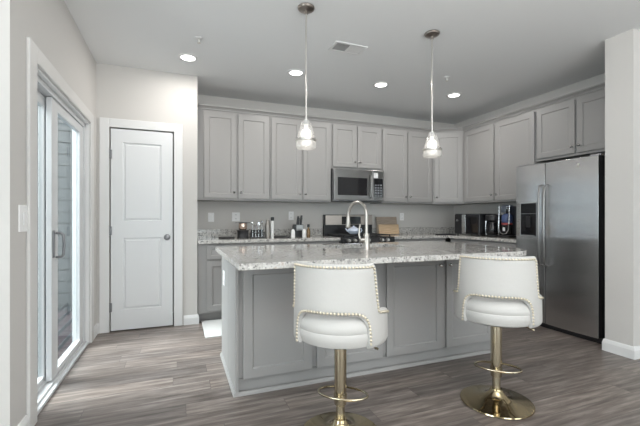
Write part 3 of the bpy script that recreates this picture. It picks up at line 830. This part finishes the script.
# ------------------------------------------------------------------ plates on walls
def plate(name, label, cat, loc, rz, wd=.072, ht=.116, kind='outlet', group=None):
    t = thing(name, label, cat, loc, rz, group)
    obj('cover_plate', B(-wd/2, -.006, -ht/2, wd/2, 0, ht/2), 'plate', t, bevel=.002)
    if kind == 'outlet':
        for z in (-.026, .026):
            s = obj('socket_face', B(-.017, -.008, z-.014, .017, -.005, z+.014), 'plate', t, bevel=.003)
            bm = nb(); box(bm, -.008, -.0085, z-.004, -.005, -.0075, z+.007); box(bm, .005, -.0085, z-.004, .008, -.0075, z+.007); obj('slot', bm, 'slot', s)
    elif kind == 'switch':
        obj('rocker', B(-.016, -.010, -.033, .016, -.005, .033), 'plate', t, bevel=.003)
plate('light_switch', 'white rocker switch plate on the back wall nearest the pantry', 'switch', (.40, YB, 1.172), 0, kind='switch')
plate('wall_outlet', 'white outlet plate on the back wall above the steel pot', 'outlet', (.713, YB, 1.178), 0, .10, .116, group='outlets on the back wall')
plate('wall_outlet', 'white outlet plate on the back wall behind the knife block', 'outlet', (1.465, YB, 1.195), 0, group='outlets on the back wall')
plate('wall_outlet', 'white outlet plate on the back wall right of the cutting boards', 'outlet', (3.262, YB, 1.185), 0, group='outlets on the back wall')
plate('light_switch', 'white double switch plate on the wall in front of the patio door', 'switch', (XL, 2.372, 1.157), PI/2, .125, .14, kind='switch')
plate('wall_outlet', 'white outlet plate on the end panel of the island', 'outlet', (IX0, 3.02, .68), -PI/2, group=None)

# ------------------------------------------------------------------ floor mat
o = obj('floor_mat', B(-.55, -.31, 0, .55, .31, .010), 'rug', bevel=.004, loc=(.80, 4.01, 0)); tag(o, 'white woven floor mat between the island and the back cabinets', 'mat')

# ------------------------------------------------------------------ things on the back counter
Z = .9148
o = obj('trivet', lathe(nb(), [(.0001, 0), (.094, 0), (.097, .008), (.094, .016), (.0001, .016)], 28), 'darkcloth', loc=(.560, 4.58, Z)); tag(o, 'flat black round trivet on the counter nearest the pantry', 'trivet')
t = thing('fondue_pot', 'small steel pot sitting on a black base on the counter', 'pot', (.752, 4.56, Z))
obj('stand', lathe(nb(), [(.0001, 0), (.070, 0), (.070, .012), (.066, .018), (.066, .075), (.072, .085), (.072, .098), (.05, .10), (.0001, .10)], 28), 'black', t, smooth=True)
bm = nb(); lathe(bm, [(.0001, .10), (.040, .10), (.050, .115), (.052, .15), (.046, .185), (.0001, .185)], 28); obj('bowl', bm, 'copper', t, smooth=True)
bm = nb(); lathe(bm, [(.0001, .196), (.05, .194), (.066, .190), (.068, .186), (.0001, .185)], 28); box(bm, .05, -.01, .187, .092, .01, .193); box(bm, -.092, -.01, .187, -.05, .01, .193); obj('lid', bm, 'black', t, smooth=True)
# bar tool caddy
t = thing('bar_tool_stand', 'black bar tool stand holding small steel utensils', 'tool stand', (.935, 4.56, Z))
bm = nb(); box(bm, -.085, -.05, 0, .085, .05, .012); box(bm, -.085, -.05, .06, .085, -.03, .068); box(bm, -.085, .032, .06, .085, .05, .068)
for x in (-.083, .077):
    for y in (-.048, .042): box(bm, x, y, .01, x+.006, y+.006, .062)
box(bm, -.08, .03, .01, .08, .036, .10)
obj('rack', bm, 'black', t)
def tool(x, y, h, label, kind):
    bm = nb()
    lathe(bm, [(.0001, 0), (.006, .002), (.0045, .03), (.0035, h*.7), (.005, h*.82), (.0001, h*.83)], 10)
    if kind == 'spoon': ball(bm, (0, 0, h*.9), .016, 10, 8, 1.3)
    elif kind == 'jigger': lathe(bm, [(.004, h*.78), (.018, h), (.016, h), (.003, h*.79)], 14)
    else: box(bm, -.012, -.003, h*.8, .012, .003, h)
    o = obj('bar_tool', bm, 'steel', smooth=True, loc=(.935+x, 4.56+y, Z+.0132)); tag(o, label, 'bar tool', 'steel tools in the black stand')
tool(-.062, 0, .19, 'steel bar spoon at the pot side of the black tool stand', 'spoon')
tool(-.025, -.005, .15, 'short steel jigger standing second in the black tool stand', 'jigger')
tool(.015, 0, .18, 'steel strainer standing third in the black tool stand', 'flat')
tool(.055, 0, .20, 'steel bar spoon at the shaker side of the black tool stand', 'spoon')
for k, x in enumerate((-.06, -.02, .02, .06)):
    pass
t = thing('cocktail_shaker', 'polished steel cocktail shaker beside the black tool stand', 'shaker', (1.060, 4.545, Z))
obj('body', lathe(nb(), [(.0001, 0), (.028, 0), (.030, .01), (.036, .12), (.036, .135), (.0001, .135)], 24), 'chrome', t, smooth=True)
obj('cap', lathe(nb(), [(.036, .135), (.037, .14), (.030, .17), (.020, .19), (.020, .215), (.016, .224), (.0001, .225)], 24), 'chrome', t, smooth=True)
t = thing('tall_bottle', 'tall slim white bottle with a black cap beside the shaker', 'bottle', (1.115, 4.52, Z))
obj('body', lathe(nb(), [(.0001, 0), (.017, 0), (.018, .01), (.018, .215), (.0001, .216)], 18), 'white_cer', t, smooth=True)
obj('cap', lathe(nb(), [(.0001, .262), (.021, .26), (.022, .235), (.019, .214), (.0001, .214)], 18), 'black', t, smooth=True)
o = obj('drying_mat', B(-.095, -.13, 0, .095, .13, .014), 'darkcloth', bevel=.004, loc=(1.238, 4.61, Z)); tag(o, 'flat black drying mat between the bottle and knife block', 'mat')
# knife block
t = thing('knife_block', 'black knife block with a steel front and dark handled knives', 'knife block', (1.462, 4.60, Z), 0)
bm = nb(); q = [(-.082, 0), (.078, 0), (.078, .165), (-.038, .165)]
lo = [bm.verts.new((x, -.05, z)) for x, z in q]; hi = [bm.verts.new((x+.03*0, .06, z)) for x, z in q]
bm.faces.new(lo); bm.faces.new(hi)
for k in range(4): bm.faces.new((lo[k], lo[(k+1) % 4], hi[(k+1) % 4], hi[k]))
obj('block', bm, 'black', t, bevel=.003)
obj('front_plate', B(-.020, -.054, .085, .072, -.049, .158), 'steel_soft', t)
for i, (x, y, h) in enumerate(((.0, -.02, .11), (.022, .02, .085), (.045, -.015, .12), (.062, .025, .09))):
    mt = Matrix.Translation((1.462+x, 4.60+y, Z+.1655)) @ Matrix.Rotation(math.radians(8), 4, 'Y')
    bm = nb(); box(bm, -.0115, -.013, 0, .0115, .013, h)
    o = obj('knife', bm, 'black', bevel=.004); o.matrix_world = mt
    tag(o, ['black knife handle at the drying mat end of the knife block', 'short black knife handle second in the knife block', 'tallest black knife handle in the knife block', 'black knife handle at the range end of the knife block'][i], 'knife', 'knives in the knife block')
for x, y, lab in ((1.360, 4.44, 'small white shaker in front of the knife block, drying mat side'), (1.510, 4.44, 'small white shaker in front of the knife block, beside the amber bottle')):
    o = obj('shaker', lathe(nb(), [(.0001, 0), (.024, 0), (.026, .006), (.026, .072), (.020, .096), (.010, .108), (.0001, .110)], 20), 'white_cer', smooth=True, loc=(x, y, Z)); tag(o, lab, 'shaker', 'white shakers on the back counter')
t = thing('sauce_bottle', 'small amber bottle with a black cap beside the white shaker', 'bottle', (1.582, 4.48, Z))
obj('body', lathe(nb(), [(.0001, 0), (.022, 0), (.023, .006), (.023, .09), (.011, .115), (.011, .132), (.0001, .132)], 18), 'amber', t, smooth=True)
obj('cap', lathe(nb(), [(.0001, .168), (.016, .167), (.0165, .132), (.0001, .131)], 18), 'black', t, smooth=True)
# pot on the range
t = thing('teapot', 'blue and white ceramic teapot standing on the range', 'teapot', (2.245, 4.50, .9465))
obj('body', lathe(nb(), [(.0001, 0), (.05, 0), (.075, .02), (.086, .045), (.078, .07), (.045, .085), (.0001, .087)], 28), 'blue_cer', t, smooth=True)
obj('lid', lathe(nb(), [(.0001, .115), (.010, .112), (.012, .10), (.03, .095), (.045, .086), (.0001, .085)], 20), 'blue_cer', t, smooth=True)
obj('spout', tube(nb(), [(-.07, 0, .035), (-.105, 0, .05), (-.125, 0, .078)], .01, 10, radii=[.016, .012, .008]), 'blue_cer', t, smooth=True)
obj('handle', tube(nb(), [(.078, 0, .065), (.115, 0, .07), (.125, 0, .045), (.105, 0, .022), (.078, 0, .025)], .007, 8), 'blue_cer', t, smooth=True)
# cutting boards leaning on the backsplash
def board(label, x0, x1, h, m_, y0, tilt, th):
    bm = nb(); box(bm, x0, -th, 0, x1, 0, h)
    o = obj('cutting_board', bm, m_, bevel=.02, seg=4); o.location = (0, y0, Z+.004); o.rotation_euler = (math.radians(-tilt), 0, 0)
    o.modifiers['edge'].width = .008
    tag(o, label, 'cutting board', 'cutting boards leaning on the back wall')
board('grey brown wooden cutting board leaning behind the tan board', 2.775, 3.135, .265, 'wood_dark', 4.795, 9, .018)
board('tan wooden cutting board leaning in front of the grey brown board', 2.79, 3.142, .150, 'wood', 4.765, 9, .018)

# ------------------------------------------------------------------ things on the right counter
t = thing('air_fryer', 'black boxy countertop oven with a steel strip in the corner', 'countertop oven', (3.99, 4.14, Z), -PI/2)
obj('case', B(-.245, -.13, .015, .245, .20, .31), 'black', t, bevel=.02, seg=4)
obj('steel_strip', B(-.085, -.136, .02, -.015, -.12, .30), 'steel', t, bevel=.003)
obj('door', B(.0, -.138, .03, .235, -.125, .295), 'blackgloss', t, bevel=.006)
d_ = nb(); lathe(d_, [(.0001, .02), (.015, .018), (.018, 0), (.0001, 0)], 18, mtx=Matrix.Translation((-.165, -.13, .215)) @ Matrix.Rotation(PI/2, 4, 'X')); obj('dial', d_, 'steel', t, smooth=True)
for x in (-.2, .2):
    for y in (-.1, .16): obj('foot', lathe(nb(), [(.0001, 0), (.014, 0), (.014, .016), (.0001, .016)], 10, x, y), 'black', t)
o = obj('spoon_rest', B(-.12, -.09, 0, .12, .09, .012), 'black', bevel=.004, loc=(3.73, 4.42, Z)); tag(o, 'flat black tray at the corner in front of the oven', 'tray')
t = thing('coffee_brewer', 'black coffee brewer with rounded steel sides next to the countertop oven', 'coffee machine', (3.97, 3.755, Z), -PI/2)
obj('base', lathe(nb(), [(.0001, 0), (.10, 0), (.105, .008), (.105, .024), (.0001, .026)], 28), 'black', t, smooth=True)
bm = nb(); box(bm, -.09, .0, .02, .09, .10, .27); obj('tower', bm, 'black', t, bevel=.02, seg=4)
obj('head', lathe(nb(), [(.0001, .205), (.085, .205), (.105, .22), (.108, .275), (.095, .292), (.0001, .296)], 28), 'black', t, smooth=True)
obj('steel_side', tube(nb(), [(-.104, -.02, .02), (-.107, -.03, .12), (-.104, -.02, .28)], .013, 10), 'steel', t, smooth=True)
obj('steel_side', tube(nb(), [(.104, -.02, .02), (.107, -.03, .12), (.104, -.02, .28)], .009, 10), 'steel', t, smooth=True)
obj('carafe', lathe(nb(), [(.0001, .027), (.065, .027), (.075, .05), (.078, .11), (.06, .165), (.058, .19), (.0001, .19)], 28, 0, -.02), 'blackgloss', t, smooth=True)
t = thing('pod_machine', 'pod coffee machine with blue tank and steel arch next to the refrigerator', 'coffee machine', (3.955, 3.475, Z), -PI/2)
obj('base', B(-.085, -.12, 0, .085, .12, .03), 'black', t, bevel=.008)
obj('tower', B(-.08, .0, .03, .08, .12, .40), 'black', t, bevel=.015, seg=3)
obj('cup', lathe(nb(), [(.0001, .032), (.045, .032), (.052, .05), (.056, .16), (.0001, .162)], 24, 0, -.055), 'blackgloss', t, smooth=True)
obj('red_band', lathe(nb(), [(.058, .163), (.062, .166), (.062, .182), (.058, .186), (.0001, .186), (.0001, .163)], 24, 0, -.055), 'red', t, smooth=True)
obj('tank', lathe(nb(), [(.0001, .187), (.058, .187), (.066, .20), (.068, .25), (.060, .285), (.035, .305), (.0001, .308)], 24, 0, -.055), 'blue', t, smooth=True)
obj('cover', lathe(nb(), [(.0001, .415), (.05, .412), (.072, .400), (.074, .335), (.07, .318), (.0001, .316)], 24, 0, -.05), 'clear', t, smooth=True)
bm = nb(); tube(bm, [(-.076, -.105, .405), (-.076, -.11, .2), (-.07, -.115, .10), (-.04, -.118, .055), (0, -.12, .045), (.04, -.118, .055), (.07, -.115, .10), (.076, -.11, .2), (.076, -.105, .405)], .006, 8); obj('arch', bm, 'steel', t, smooth=True)
obj('sticker', B(-.016, -.1125, .085, .016, -.109, .13), 'sticker', t)
